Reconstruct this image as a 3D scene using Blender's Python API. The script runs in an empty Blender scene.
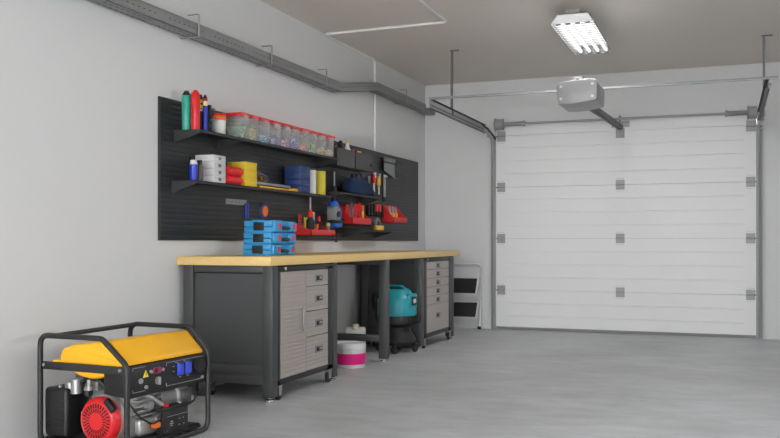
import bpy, bmesh, math, random
from mathutils import Vector, Matrix
random.seed(7)
PI = math.pi
scene = bpy.context.scene
COL = scene.collection

# ------------------------------------------------------------ materials
def lin(c):
    c = c / 255.0
    return c / 12.92 if c <= 0.04045 else ((c + 0.055) / 1.055) ** 2.4
def rgb(r, g, b): return (lin(r), lin(g), lin(b), 1.0)

def mat(name, col, rough=0.5, metal=0.0, noise=0.06, scale=30.0, bump=0.0, spec=0.5, emit=None, stretch=(1, 1, 1)):
    m = bpy.data.materials.new(name); m.use_nodes = True
    nt = m.node_tree; b = nt.nodes['Principled BSDF']
    b.inputs['Roughness'].default_value = rough
    b.inputs['Metallic'].default_value = metal
    b.inputs['Specular IOR Level'].default_value = spec
    if emit:
        b.inputs['Emission Color'].default_value = emit[0]
        b.inputs['Emission Strength'].default_value = emit[1]
    tc = nt.nodes.new('ShaderNodeTexCoord'); mp = nt.nodes.new('ShaderNodeMapping')
    mp.inputs['Scale'].default_value = stretch
    nz = nt.nodes.new('ShaderNodeTexNoise'); nz.inputs['Scale'].default_value = scale
    nz.inputs['Detail'].default_value = 4
    nt.links.new(tc.outputs['Object'], mp.inputs['Vector']); nt.links.new(mp.outputs['Vector'], nz.inputs['Vector'])
    mx = nt.nodes.new('ShaderNodeMix'); mx.data_type = 'RGBA'
    lo = tuple(max(0, c * (1 - noise)) for c in col[:3]) + (1,)
    hi = tuple(min(1, c * (1 + noise)) for c in col[:3]) + (1,)
    mx.inputs['A'].default_value = lo; mx.inputs['B'].default_value = hi
    nt.links.new(nz.outputs['Fac'], mx.inputs['Factor'])
    nt.links.new(mx.outputs['Result'], b.inputs['Base Color'])
    if bump:
        bp = nt.nodes.new('ShaderNodeBump'); bp.inputs['Strength'].default_value = bump
        bp.inputs['Distance'].default_value = 0.002
        nt.links.new(nz.outputs['Fac'], bp.inputs['Height']); nt.links.new(bp.outputs['Normal'], b.inputs['Normal'])
    return m

M = {}
M['wall'] = mat('wall_paint', rgb(211, 211, 211), 0.85, noise=0.015, scale=3, spec=0.2)
M['ceiling'] = mat('ceiling_paint', rgb(217, 211, 204), 0.9, noise=0.02, scale=2, spec=0.1)
M['door'] = mat('door_white', rgb(228, 228, 228), 0.5, noise=0.01, scale=5, spec=0.3)
M['groove'] = mat('door_groove_grey', rgb(176, 176, 176), 0.6)
M['galv'] = mat('galvanised_steel', rgb(156, 157, 157), 0.5, 0.15, noise=0.12, scale=40)
M['galvdark'] = mat('dull_track_steel', rgb(100, 100, 101), 0.5, 0.3, noise=0.1, scale=30)
M['rail'] = mat('pale_steel', rgb(158, 158, 158), 0.4, 0.4, noise=0.05)
M['black'] = mat('black_plastic', rgb(22, 22, 23), 0.5)
M['blackmetal'] = mat('black_powder_coat', rgb(38, 39, 40), 0.45, 0.1, noise=0.04, scale=60)
M['bench'] = mat('charcoal_powder_coat', rgb(66, 67, 68), 0.45, 0.1, noise=0.03, scale=60)
M['shelf'] = mat('dark_grey_shelf_steel', rgb(50, 51, 53), 0.5, 0.1, noise=0.04, scale=60)
M['peg'] = mat('anthracite_slat_panel', rgb(42, 44, 46), 0.42, noise=0.04, scale=20)
M['cabfront'] = mat('taupe_ribbed_steel', rgb(164, 156, 151), 0.42, 0.2, noise=0.03, scale=12)
M['chrome'] = mat('chrome', rgb(205, 205, 205), 0.2, 0.95)
M['alu'] = mat('cast_aluminium', rgb(165, 165, 163), 0.38, 0.75, noise=0.15, scale=60, bump=0.3)
M['yellow'] = mat('yellow_enamel', rgb(238, 176, 28), 0.35, noise=0.02)
M['red'] = mat('red_plastic', rgb(205, 32, 36), 0.4)
M['redlid'] = mat('red_lid_plastic', rgb(214, 26, 34), 0.35)
M['teal'] = mat('teal_plastic', rgb(32, 150, 162), 0.4)
M['tealb'] = mat('teal_bottle_plastic', rgb(58, 160, 142), 0.35)
M['blue'] = mat('royal_blue_plastic', rgb(28, 52, 180), 0.35)
M['caseblue'] = mat('case_blue_plastic', rgb(52, 148, 205), 0.42)
M['navy'] = mat('navy_box_plastic', rgb(36, 58, 112), 0.5)
M['navycloth'] = mat('navy_canvas', rgb(10, 38, 72), 0.9, noise=0.15, scale=80, bump=0.4)
M['white'] = mat('white_plastic', rgb(208, 208, 207), 0.45, noise=0.02)
M['card'] = mat('white_card', rgb(205, 205, 206), 0.7, noise=0.03, scale=15)
M['yellowbox'] = mat('yellow_card', rgb(222, 190, 40), 0.6, noise=0.03)
M['ycyl'] = mat('ochre_yellow_paper', rgb(200, 184, 50), 0.6)
M['pink'] = mat('magenta_label', rgb(226, 22, 128), 0.5)
M['orange'] = mat('orange_plastic', rgb(225, 105, 24), 0.4)
M['brown'] = mat('brown_plastic', rgb(90, 78, 70), 0.5)
M['rubber'] = mat('black_rubber', rgb(30, 30, 31), 0.75)
M['line'] = mat('panel_white_line', rgb(150, 150, 150), 0.6)
M['sockblue'] = mat('socket_blue', rgb(58, 78, 205), 0.4)
M['display'] = mat('red_display', rgb(150, 25, 75), 0.3)
M['opener'] = mat('opener_grey_enamel', rgb(146, 146, 146), 0.4, 0.1, noise=0.02)
M['conduit'] = mat('white_conduit', rgb(225, 224, 222), 0.5)
M['reflector'] = mat('white_reflector', rgb(235, 235, 235), 0.35)
M['tube'] = mat('lit_fluorescent_tube', rgb(255, 255, 255), 0.4, emit=((1, 0.99, 0.97, 1), 1.35))
M['greyplastic'] = mat('grey_plastic', rgb(128, 130, 132), 0.5)
M['toolblue'] = mat('tool_blue', rgb(28, 100, 200), 0.4)
M['amber'] = mat('amber_tape', rgb(222, 176, 70), 0.35)
M['ywsaw'] = mat('saw_yellow', rgb(236, 178, 30), 0.4)
M['display_y'] = mat('warning_yellow', rgb(232, 205, 50), 0.5)

# worktop wood
def wood_mat():
    m = mat('light_oak_worktop', rgb(217, 185, 122), 0.45, noise=0.10, scale=5, stretch=(8, .7, 14))
    return m
M['wood'] = wood_mat()

def concrete():
    m = bpy.data.materials.new('polished_concrete'); m.use_nodes = True
    nt = m.node_tree; b = nt.nodes['Principled BSDF']
    tc = nt.nodes.new('ShaderNodeTexCoord')
    def noise(s, d, st=(1, 1, 1)):
        mp = nt.nodes.new('ShaderNodeMapping'); mp.inputs['Scale'].default_value = st
        n = nt.nodes.new('ShaderNodeTexNoise'); n.inputs['Scale'].default_value = s; n.inputs['Detail'].default_value = d
        n.inputs['Roughness'].default_value = .62
        nt.links.new(tc.outputs['Object'], mp.inputs['Vector']); nt.links.new(mp.outputs['Vector'], n.inputs['Vector']); return n
    n1 = noise(1.3, 6, (1, 1.3, 1)); n2 = noise(6.0, 8, (.6, 1.5, 1)); n3 = noise(26, 3)
    r1 = nt.nodes.new('ShaderNodeValToRGB'); e = r1.color_ramp.elements
    e[0].position = .34; e[0].color = rgb(172, 174, 176); e[1].position = .66; e[1].color = rgb(192, 194, 196)
    nt.links.new(n1.outputs['Fac'], r1.inputs['Fac'])
    r2 = nt.nodes.new('ShaderNodeValToRGB'); e = r2.color_ramp.elements
    e[0].position = .36; e[0].color = (.86, .86, .86, 1); e[1].position = .58; e[1].color = (1.04, 1.04, 1.04, 1)
    nt.links.new(n2.outputs['Fac'], r2.inputs['Fac'])
    r3 = nt.nodes.new('ShaderNodeValToRGB'); e = r3.color_ramp.elements
    e[0].position = .27; e[0].color = (.62, .62, .62, 1); e[1].position = .33; e[1].color = (1, 1, 1, 1)
    nt.links.new(n3.outputs['Fac'], r3.inputs['Fac'])
    def mul(a, c):
        x = nt.nodes.new('ShaderNodeMix'); x.data_type = 'RGBA'; x.blend_type = 'MULTIPLY'
        x.inputs['Factor'].default_value = 1
        nt.links.new(a, x.inputs['A']); nt.links.new(c, x.inputs['B']); return x.outputs['Result']
    nt.links.new(mul(mul(r1.outputs['Color'], r2.outputs['Color']), r3.outputs['Color']), b.inputs['Base Color'])
    rr = nt.nodes.new('ShaderNodeMapRange'); rr.inputs['To Min'].default_value = .30; rr.inputs['To Max'].default_value = .55
    nt.links.new(n2.outputs['Fac'], rr.inputs['Value']); nt.links.new(rr.outputs['Result'], b.inputs['Roughness'])
    bp = nt.nodes.new('ShaderNodeBump'); bp.inputs['Strength'].default_value = .12; bp.inputs['Distance'].default_value = .004
    nt.links.new(n2.outputs['Fac'], bp.inputs['Height']); nt.links.new(bp.outputs['Normal'], b.inputs['Normal'])
    return m
M['floor'] = concrete()
M['tray'] = mat('galvanised_tray_steel', rgb(136, 137, 137), 0.5, 0.2, noise=0.14, scale=30)

def clearmat():
    m = bpy.data.materials.new('clear_tub_plastic'); m.use_nodes = True
    nt = m.node_tree; nt.nodes.clear()
    o = nt.nodes.new('ShaderNodeOutputMaterial'); mx = nt.nodes.new('ShaderNodeMixShader')
    t = nt.nodes.new('ShaderNodeBsdfTransparent'); p = nt.nodes.new('ShaderNodeBsdfPrincipled')
    t.inputs['Color'].default_value = (.95, .95, .95, 1)
    nz = nt.nodes.new('ShaderNodeTexNoise'); nz.inputs['Scale'].default_value = 8
    r = nt.nodes.new('ShaderNodeMapRange'); r.inputs['To Min'].default_value = .19; r.inputs['To Max'].default_value = .26
    nt.links.new(nz.outputs['Fac'], r.inputs['Value']); nt.links.new(r.outputs['Result'], mx.inputs['Fac'])
    p.inputs['Base Color'].default_value = rgb(240, 242, 240); p.inputs['Roughness'].default_value = .25
    nt.links.new(t.outputs[0], mx.inputs[1]); nt.links.new(p.outputs[0], mx.inputs[2]); nt.links.new(mx.outputs[0], o.inputs[0])
    return m
M['clear'] = clearmat()

# ------------------------------------------------------------ mesh builder
class MB:
    def __init__(s): s.v = []; s.f = []; s.mi = []; s.mats = []; s.cut = []
    def _m(s, m):
        if m not in s.mats: s.mats.append(m)
        return s.mats.index(m)
    def _take(s, bm, m, mtx=None):
        if mtx is not None: bm.transform(mtx)
        bmesh.ops.recalc_face_normals(bm, faces=bm.faces)
        base = len(s.v); k = s._m(m); s.cut.append((base, len(s.f)))
        bm.verts.index_update()
        s.v += [v.co.copy() for v in bm.verts]
        for f in bm.faces: s.f.append([base + v.index for v in f.verts]); s.mi.append(k)
        bm.free()
        return s
    def box(s, x0, x1, y0, y1, z0, z1, m, bev=0.0, seg=2, mtx=None):
        bm = bmesh.new(); bmesh.ops.create_cube(bm, size=1)
        for v in bm.verts:
            v.co = Vector(((x0 + x1) / 2 + v.co.x * (x1 - x0), (y0 + y1) / 2 + v.co.y * (y1 - y0), (z0 + z1) / 2 + v.co.z * (z1 - z0)))
        if bev: bmesh.ops.bevel(bm, geom=bm.edges[:], offset=bev, segments=seg, affect='EDGES', profile=.5)
        return s._take(bm, m, mtx)
    def prism(s, pts, axis, a0, a1, m, bev=0.0, seg=2, mtx=None):
        bm = bmesh.new(); lo = []; hi = []
        for (p, q) in pts:
            mk = {'x': lambda a: (a, p, q), 'y': lambda a: (p, a, q), 'z': lambda a: (p, q, a)}[axis]
            lo.append(bm.verts.new(mk(a0))); hi.append(bm.verts.new(mk(a1)))
        n = len(pts); bm.faces.new(lo); bm.faces.new(hi[::-1])
        for i in range(n): bm.faces.new((lo[i], lo[(i + 1) % n], hi[(i + 1) % n], hi[i]))
        bmesh.ops.recalc_face_normals(bm, faces=bm.faces)
        if bev: bmesh.ops.bevel(bm, geom=bm.edges[:], offset=bev, segments=seg, affect='EDGES', profile=.5)
        return s._take(bm, m, mtx)
    def lathe(s, prof, m, c=(0, 0, 0), axis='z', n=24, mtx=None):
        # prof: list of (radius, height); closes to the axis at radius 0
        bm = bmesh.new(); rings = []
        for (r, h) in prof:
            if r < 1e-6: rings.append([bm.verts.new((0, 0, h))])
            else: rings.append([bm.verts.new((r * math.cos(2 * PI * i / n), r * math.sin(2 * PI * i / n), h)) for i in range(n)])
        for a, b in zip(rings, rings[1:]):
            for i in range(n):
                j = (i + 1) % n
                if len(a) == 1 and len(b) == 1: continue
                if len(a) == 1: bm.faces.new((a[0], b[i], b[j]))
                elif len(b) == 1: bm.faces.new((a[i], a[j], b[0]))
                else: bm.faces.new((a[i], a[j], b[j], b[i]))
        if len(rings[0]) > 1: bm.faces.new(rings[0][::-1])
        if len(rings[-1]) > 1: bm.faces.new(rings[-1])
        R = {'z': Matrix(), 'x': Matrix.Rotation(PI / 2, 4, 'Y'), 'y': Matrix.Rotation(-PI / 2, 4, 'X')}[axis]
        t = Matrix.Translation(c) @ R
        if mtx is not None: t = mtx @ t
        return s._take(bm, m, t)
    def cyl(s, p0, p1, r, m, r1=None, n=16):
        p0 = Vector(p0); p1 = Vector(p1); d = p1 - p0; L = d.length
        q = d.to_track_quat('Z', 'Y').to_matrix().to_4x4()
        r1 = r if r1 is None else r1
        return s.lathe([(r, 0), (r1, L)], m, n=n, mtx=Matrix.Translation(p0) @ q)
    def ball(s, c, r, m, sc=(1, 1, 1), u=16, v=10):
        bm = bmesh.new(); bmesh.ops.create_uvsphere(bm, u_segments=u, v_segments=v, radius=r)
        return s._take(bm, m, Matrix.Translation(c) @ Matrix.Diagonal((*sc, 1)))
    def tube(s, pts, r, m, n=12, fillet=0.0, closed=False, seg=6, flat=None):
        P = [Vector(p) for p in pts]
        if fillet:
            Q = []; k = len(P)
            for i, p in enumerate(P):
                if not closed and i in (0, k - 1): Q.append(p); continue
                a = P[(i - 1) % k]; b = P[(i + 1) % k]
                da = (a - p); db = (b - p)
                ang = da.angle(db)
                if ang > 3.0: Q.append(p); continue
                f = min(fillet / math.tan(ang / 2), da.length * .48, db.length * .48)
                A = p + da.normalized() * f; B = p + db.normalized() * f
                for j in range(seg + 1):
                    t = j / seg
                    Q.append(A * (1 - t) ** 2 + p * 2 * t * (1 - t) + B * t * t)
            P = Q
        bm = bmesh.new(); rings = []; k = len(P)
        up = None
        for i, p in enumerate(P):
            a = P[(i - 1) % k] if (closed or i > 0) else p
            b = P[(i + 1) % k] if (closed or i < k - 1) else p
            t = (b - a).normalized()
            if up is None:
                up = t.cross(Vector((0, 0, 1)))
                if up.length < .1: up = t.cross(Vector((0, 1, 0)))
                up.normalize()
            up = (up - t * up.dot(t)).normalized()
            w = t.cross(up)
            ru, rw = (r, r) if flat is None else flat
            rings.append([bm.verts.new(p + up * (ru * math.cos(2 * PI * j / n)) + w * (rw * math.sin(2 * PI * j / n))) for j in range(n)])
        prs = list(zip(rings, rings[1:])) + ([(rings[-1], rings[0])] if closed else [])
        for a, b in prs:
            off = 0
            if closed and a is rings[-1]:
                off = min(range(n), key=lambda o: (a[0].co - b[o].co).length)
            for j in range(n):
                bm.faces.new((a[j], a[(j + 1) % n], b[(j + 1 + off) % n], b[(j + off) % n]))
        if not closed: bm.faces.new(rings[0][::-1]); bm.faces.new(rings[-1])
        return s._take(bm, m)
    def build(s, name, parent=None, loc=None, sharp=35):
        me = bpy.data.meshes.new(name)
        me.from_pydata([tuple(v) for v in s.v], [], s.f)
        for m in s.mats: me.materials.append(M[m])
        me.polygons.foreach_set('material_index', s.mi)
        me.polygons.foreach_set('use_smooth', [True] * len(me.polygons))
        me.update(); me.set_sharp_from_angle(angle=math.radians(sharp))
        o = bpy.data.objects.new(name, me); COL.objects.link(o)
        if parent: o.parent = parent
        if loc: o.location = loc
        return o

def build_each(mb, name, parent):
    # one object per primitive
    cs = mb.cut + [(len(mb.v), len(mb.f))]; out = []
    for (v0, f0), (v1, f1) in zip(cs, cs[1:]):
        p = MB(); p.v = mb.v[v0:v1]; p.f = [[i - v0 for i in f] for f in mb.f[f0:f1]]; p.mats = mb.mats; p.mi = mb.mi[f0:f1]
        out.append(p.build(name, parent))
    return out

def tag(o, label=None, cat=None, group=None, kind=None):
    if label: o['label'] = label
    if cat: o['category'] = cat
    if group: o['group'] = group
    if kind: o['kind'] = kind
    return o
def thing(name, label, cat, loc=(0, 0, 0), rz=0.0, group=None, kind=None):
    o = bpy.data.objects.new(name, None); COL.objects.link(o)
    o.location = loc; o.rotation_euler = (0, 0, rz); o.empty_display_size = .05
    return tag(o, label, cat, group, kind)
def copy_thing(o, loc, label, rz=None):
    c = o.copy(); COL.objects.link(c); c.location = loc
    if rz is not None: c.rotation_euler = (0, 0, rz)
    c['label'] = label
    for ch in [x for x in bpy.data.objects if x.parent == o]:
        d = ch.copy(); COL.objects.link(d); d.parent = c
        for g in [x for x in bpy.data.objects if x.parent == ch]:
            e = g.copy(); COL.objects.link(e); e.parent = d
    return c

# ------------------------------------------------------------ the room
WY0, WY1, WZ0, WZ1 = 3.0, 5.6, .95, 1.38  # added window opening in the right wall, out of view, for side light
H = 2.825; YB = 9.77; XR = 4.60; YN = -3.60
def struct(name, mb, label, **k): return tag(mb.build(name, **k), label, 'structure', kind='structure')
struct('floor', MB().box(-.2, XR + .2, YN - 4, YB + .4, -.15, 0, 'floor'), 'grey polished concrete garage floor with faint mottling')
struct('ceiling', MB().box(-.2, XR + .2, YN, YB + .4, H, H + .15, 'ceiling'), 'plain warm grey garage ceiling')
struct('wall_left', MB().box(-.2, 0, YN, YB + .4, 0, H, 'wall'), 'light grey wall behind the workbench')
struct('wall_right', MB().box(XR, XR + .2, YN, WY0, 0, H, 'wall').box(XR, XR + .2, WY1, YB + .4, 0, H, 'wall').box(XR, XR + .2, WY0, WY1, 0, WZ0, 'wall').box(XR, XR + .2, WY0, WY1, WZ1, H, 'wall'), 'light grey wall on the right side')
DL, DR, DT = .845, 3.592, 2.335
struct('wall_back', MB().box(0, DL, YB, YB + .2, 0, H, 'wall').box(DR, XR, YB, YB + .2, 0, H, 'wall').box(DL, DR, YB, YB + .2, DT, H, 'wall'),
       'light grey end wall around the garage door')

# sectional garage door
gd = thing('door_1', 'closed white sectional garage door with horizontal grooves and grey hinges', 'garage door', (0, 0, 0), kind='structure')
zs = [.030, .446, 1.030, 1.612, 2.197, 2.325]
ys = YB + .01
gx0, gx1 = .955, 3.475
for i in range(5):
    z0, z1 = zs[i] + .0015, zs[i + 1] - .0015
    mb = MB()
    gl = []
    g = 1.030 - .146 * 40
    while g < z1 - .03:
        if g > z0 + .03: gl.append(g)
        g += .146
    # outer stiles and field with real V grooves
    pts = [(ys + .04, z0), (ys, z0)]
    for g in gl: pts += [(ys, g - .006), (ys + .006, g - .0035), (ys + .006, g + .0035), (ys, g + .006)]
    pts += [(ys, z1), (ys + .04, z1)]
    # field as a strip with grooves, back kept simple
    mb.prism(pts, 'x', gx0, gx1, 'door')
    mb.box(DL + .004, gx0, ys, ys + .04, z0, z1, 'door').box(gx1, DR - .004, ys, ys + .04, z0, z1, 'door')
    mb.build('door_panel', gd)
tag(MB().box(DL + .004, DR - .004, ys + .012, ys + .035, .002, .032, 'greyplastic').build('bottom_seal', gd), 'grey rubber strip along the door bottom')
MB().box(DL + .004, DR - .004, ys + .045, ys + .06, 0, DT, 'groove').build('backing_sheet', gd)
def hinge(xa, xb, z, roller=None, h=.105):
    mb = MB()
    mb.box(xa, xb, ys - .004, ys, z - h / 2, z - .006, 'galv').box(xa, xb, ys - .004, ys, z + .006, z + h / 2, 'galv')
    mb.cyl((xa, ys - .008, z), (xb, ys - .008, z), .009, 'galv', n=10)
    for xx in (xa + .018, (xa + xb) / 2, xb - .018):
        for zz in (z - h / 2 - .016, z + h / 2 + .016):
            mb.cyl((xx, ys - .004, zz), (xx, ys, zz), .005, 'rail', n=8)
    if roller: mb.cyl((roller[0], ys - .012, z), (roller[1], ys - .012, z), .006, 'galvdark', n=8)
    mb.build('hinge', gd)
for z in zs[1:4]:
    hinge(.862, .955, z, (.83, .87)); hinge(3.490, 3.580, z, (3.57, 3.62)); hinge(2.180, 2.272, z)
hinge(.862, .958, 2.190, (.83, .87), .115); hinge(3.490, 3.588, 2.187, (3.57, 3.62), .115)
mb = MB().box(2.135, 2.325, ys - .006, ys, 2.235, 2.295, 'galv').box(2.180, 2.272, ys - .006, ys, 2.12, 2.225, 'galv')
for xx in (2.15, 2.19, 2.27, 2.31): mb.cyl((xx, ys - .010, 2.265), (xx, ys - .006, 2.265), .006, 'rail', n=8)
mb.build('header_bracket', gd)

# frames at the sides of the door
for n_, (xa, xb) in {'trim_1': (.808, .852), 'trim_2': (3.586, 3.645)}.items():
    mb = MB().box(xa, xb, YB - .012, YB - .001, 0, 2.2, 'galv').box(xa if n_ == 'trim_1' else xb - .006, (xa + .006) if n_ == 'trim_1' else xb, YB - .05, YB - .012, 0, 2.15, 'galv')
    struct(n_, mb, 'grey steel angle running up the %s edge of the garage door' % ('left' if n_ == 'trim_1' else 'right'))

# overhead tracks
def track(x, rod_y, label, side):
    t = thing('door_track', label, 'door track', (0, 0, 0), group='garage door overhead tracks')
    mb = MB()
    z0, z1 = 2.170, 2.258
    ya, yb = 7.335, 9.22
    # C-shaped rail: web plus two lips
    mb.box(x - .004, x + .004, ya, yb, z0, z1 - .006, 'galv')
    mb.box(x - .03 * side, x, ya, yb, z1 - .006, z1, 'black') if side > 0 else mb.box(x, x + .03, ya, yb, z1 - .006, z1, 'black')
    mb.box(x - .03 * side, x, ya, yb, z0, z0 + .006, 'galvdark') if side > 0 else mb.box(x, x + .03, ya, yb, z0, z0 + .006, 'galvdark')
    mb.box(x - .012, x + .012, ya, yb, z0 + .032, z0 + .042, 'galvdark')
    mb.build('horizontal_rail', t)
    dx_ = -.022 if side < 0 else 0
    c = MB().tube([(x, 9.20, 2.195), (x, 9.52, 2.19), (x + dx_, YB - .07, 2.05), (x + dx_, YB - .035, 1.80), (x + dx_, YB - .035, .02)], .02, 'galv', fillet=.25, flat=(.013, .016), n=8)
    c.build('curved_rail', t)
    d = MB().tube([(x, 9.15, 2.245), (x, 9.40, 2.235), (x, YB - .02, 2.165)], .012, 'black', flat=(.01, .014), n=8, fillet=.05)
    d.build('upper_guide', t)
    b = MB()
    for k in range(4):
        yy = 9.0 + .19 * k
        b.box(x - .004 if side < 0 else x, x + (.004 if side < 0 else .03), yy, yy + .07, 2.185 - .02 * k, 2.235 - .02 * k, 'galv')
    build_each(b, 'track_bracket', t)
    r = MB().box(x - .010, x + .010, rod_y - .010, rod_y + .010, z1, H - .003, 'galvdark')
    r.box(x - .02, x + .07, rod_y - .015, rod_y + .015, H - .008, H - .001, 'galvdark')
    r.box(x - .016, x + .016, rod_y - .016, rod_y + .016, 2.20, z1 + .01, 'galvdark')
    r.build('hanger_rod', t)
    return t
track(.85, 8.05, 'steel overhead door track on the left, hung from the ceiling near the bench corner', -1)
track(3.612, 8.45, 'dark overhead door track at the right edge, hung by a thin ceiling rod', 1)
cb = MB().box(.842, 3.68, 7.318, 7.335, 2.242, 2.262, 'greyplastic').box(.842, 3.68, 7.306, 7.318, 2.242, 2.246, 'rail').box(.842, .872, 7.305, 7.335, 2.17, 2.262, 'rail')
tag(cb.build('cross_rail'), 'long thin pale steel bar crossing the room below the ceiling', 'rail')

# torsion shaft
ts = thing('torsion_shaft', 'grey steel spring shaft with a cable drum at each end above the garage door', 'door shaft', (0, 0, 2.311))
yy = 9.66
MB().cyl((.86, yy, 0), (3.60, yy, 0), .0125, 'galv').build('shaft', ts)
for xa, xb in ((.868, .965), (3.50, 3.592)):
    mb = MB().lathe([(.02, 0), (.072, 0), (.075, .006), (.062, .012), (.062, .075), (.066, .082), (.066, .09), (.03, .092)], 'galv', (xa, yy, 0), 'x', 24)
    mb.build('cable_drum', ts)
for xa, xb in ((.965, 1.195), (3.30, 3.50)):
    mb = MB()
    k = 22
    prof = []
    for i in range(k):
        h0 = (xb - xa) * i / k
        prof += [(.022, h0), (.027, h0 + (xb - xa) / k * .5)]
    prof.append((.022, xb - xa))
    mb.lathe([(.022, 0)] + prof, 'galv', (xa, yy, 0), 'x', 16)
    e = xb if xa < 2 else xa
    mb.cyl((e - .01, yy, 0), (e + .01, yy, 0), .034, 'galv')
    mb.build('torsion_spring', ts)
for xx in (.862, 2.23, 3.598):
    MB().box(xx - .004, xx + .004, yy - .02, YB - .001, -.024, .045, 'galv').build('bearing_plate', ts)

# opener
op = thing('garage_door_opener', 'grey box garage door motor hung under the ceiling with a rail to the door', 'door opener', (2.222, 6.845, 2.155))
mb = MB().prism([(-.158, .045), (-.148, .072), (-.10, .086), (.10, .096), (.148, .088), (.157, .060), (.152, -.066), (.06, -.082), (-.05, -.092), (-.142, -.088)], 'y', 0, .45, 'opener', bev=.006)
mb.build('housing', op)
mb = MB()
for xx, zz in ((-.12, .045), (.12, .055), (-.12, -.05), (.12, -.04)): mb.cyl((xx, -.006, zz), (xx, .004, zz), .011, 'white', n=12)
build_each(mb, 'screw', op)
MB().box(-.03, .03, .06, .11, .08, .125, 'white').box(-.012, .012, .055, .065, .09, .112, 'black').box(.03, .05, .08, .2, .08, .13, 'galvdark').build('rail_bracket', op)
a = math.atan2(.105, 2.46)
mb = MB().box(-.03, .03, 0, 2.46, -.02, .02, 'galvdark').box(-.012, .012, 0, 2.46, -.026, -.02, 'black')
r = mb.build('drive_rail', op); r.location = (.010, .43, -.03); r.rotation_euler = (a, 0, 0)

# fluorescent ceiling light
lx0, lx1, ly0, ly1 = 2.045, 2.378, 6.70, 7.89
cl = thing('fluorescent_light', 'lit four tube fluorescent ceiling light with a wire guard', 'ceiling light', ((lx0 + lx1) / 2, (ly0 + ly1) / 2, 2.655))
w = (lx1 - lx0) / 2; L = (ly1 - ly0) / 2
mb = MB()
mb.prism([(-w, 0), (-w + .05, .072), (w - .05, .072), (w, 0), (w - .006, 0), (w - .053, .066), (-w + .053, .066), (-w + .006, 0)], 'y', -L, L, 'reflector')
mb.prism([(-w, 0), (-w + .05, .072), (w - .05, .072), (w, 0)], 'y', -L, -L + .006, 'reflector')
mb.prism([(-w, 0), (-w + .05, .072), (w - .05, .072), (w, 0)], 'y', L - .006, L, 'reflector')
mb.build('reflector_tray', cl)
for k in range(4):
    xx = -.11 + .0733 * k
    t = MB().cyl((xx, -L + .05, .022), (xx, L - .05, .022), .016, 'tube', n=16); t.build('lamp_tube', cl)
mb = MB()
for k in range(4):
    xx = -.11 + .0733 * k
    for s_ in (-1, 1): mb.box(xx - .02, xx + .02, s_ * (L - .03) - .02, s_ * (L - .03) + .02, .0, .066, 'greyplastic', .004)
build_each(mb, 'lamp_holder', cl)
mb = MB()
for k in range(19):
    y_ = -L + .03 + (2 * L - .06) * k / 18
    mb.box(-w + .004, w - .004, y_ - .002, y_ + .002, -.008, -.004, 'greyplastic')
for xx in (-.14, -.07, 0, .07, .14): mb.box(xx - .0015, xx + .0015, -L, L, -.0075, -.0045, 'greyplastic')
for xx in (-w + .004, w - .004): mb.box(xx - .003, xx + .003, -L, L, -.009, 0.0, 'rail')
mb.build('wire_guard', cl)
for yy_ in (-L + .26, L - .40):
    MB().box(-.10, .015, yy_, yy_ + .13, .072, H - 2.655, 'rail').box(-.06, -.03, yy_ - .003, yy_, .10, .14, 'white').build('ceiling_mount', cl)

# conduit
mb = MB().tube([(.013, 8.16, 1.908), (.013, 8.16, H - .013), (.013, 6.975, H - .013), (1.15, 6.94, H - .013), (1.16, 3.0, H - .013)], .012, 'conduit', fillet=.05, n=10)
tag(mb.build('electrical_conduit'), 'thin white cable conduit climbing the wall and zigzagging over the ceiling', 'conduit')

# cable tray
ct = thing('cable_tray', 'long grey perforated steel cable tray running along the left wall', 'cable tray', (0, 0, 0))
def tray_section(path, name='tray'):
    # path of (y, zbottom)
    mb = MB(); hgt = .08; x0, x1 = .030, .125
    for (ya, za), (yb, zb) in zip(path, path[1:]):
        for (xa, xb, lo, hi) in ((x1 - .003, x1, 0, hgt), (x0, x0 + .003, 0, hgt), (x0, x1, 0, .003), (x1 - .014, x1, hgt - .003, hgt)):
            bm = bmesh.new(); V = [bm.verts.new(p) for p in ((xa, ya, za + lo), (xb, ya, za + lo), (xb, ya, za + hi), (xa, ya, za + hi), (xa, yb, zb + lo), (xb, yb, zb + lo), (xb, yb, zb + hi), (xa, yb, zb + hi))]
            for q in ((0, 1, 2, 3), (4, 5, 6, 7), (0, 1, 5, 4), (2, 3, 7, 6), (1, 2, 6, 5), (0, 3, 7, 4)): bm.faces.new([V[i] for i in q])
            mb._take(bm, 'tray')
        n = int((yb - ya) / .05)
        for i in range(n):
            f = (i + .5) / n; y_ = ya + (yb - ya) * f; z_ = za + (zb - za) * f
            if i % 10 in (8, 9): continue
            mb.box(x1, x1 + .0006, y_ - .009, y_ + .009, z_ + .037, z_ + .042, 'black')
            for xx in (.045, .09): mb.box(xx - .004, xx + .004, y_ - .012, y_ + .012, z_ - .0006, z_, 'black')
    return mb.build(name, ct)
tray_section([(YN, 2.322), (4.0, 2.322)]); tray_section([(4.0, 2.322), (7.10, 2.322)]); tray_section([(7.10, 2.322), (7.95, 2.470)]); tray_section([(7.95, 2.470), (YB - .01, 2.470)])
for y_, z_ in ((2.3, 2.322), (3.55, 2.322), (4.83, 2.322), (5.80, 2.322), (6.76, 2.322), (8.75, 2.470)):
    MB().tube([(.055, y_, z_ + .138), (.137, y_, z_ + .138), (.137, y_, z_ - .006), (.001, y_, z_ - .006)], .005, 'galv', flat=(.009, .004), n=8, fillet=.006, seg=2).build('support_hook', ct)

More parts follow.
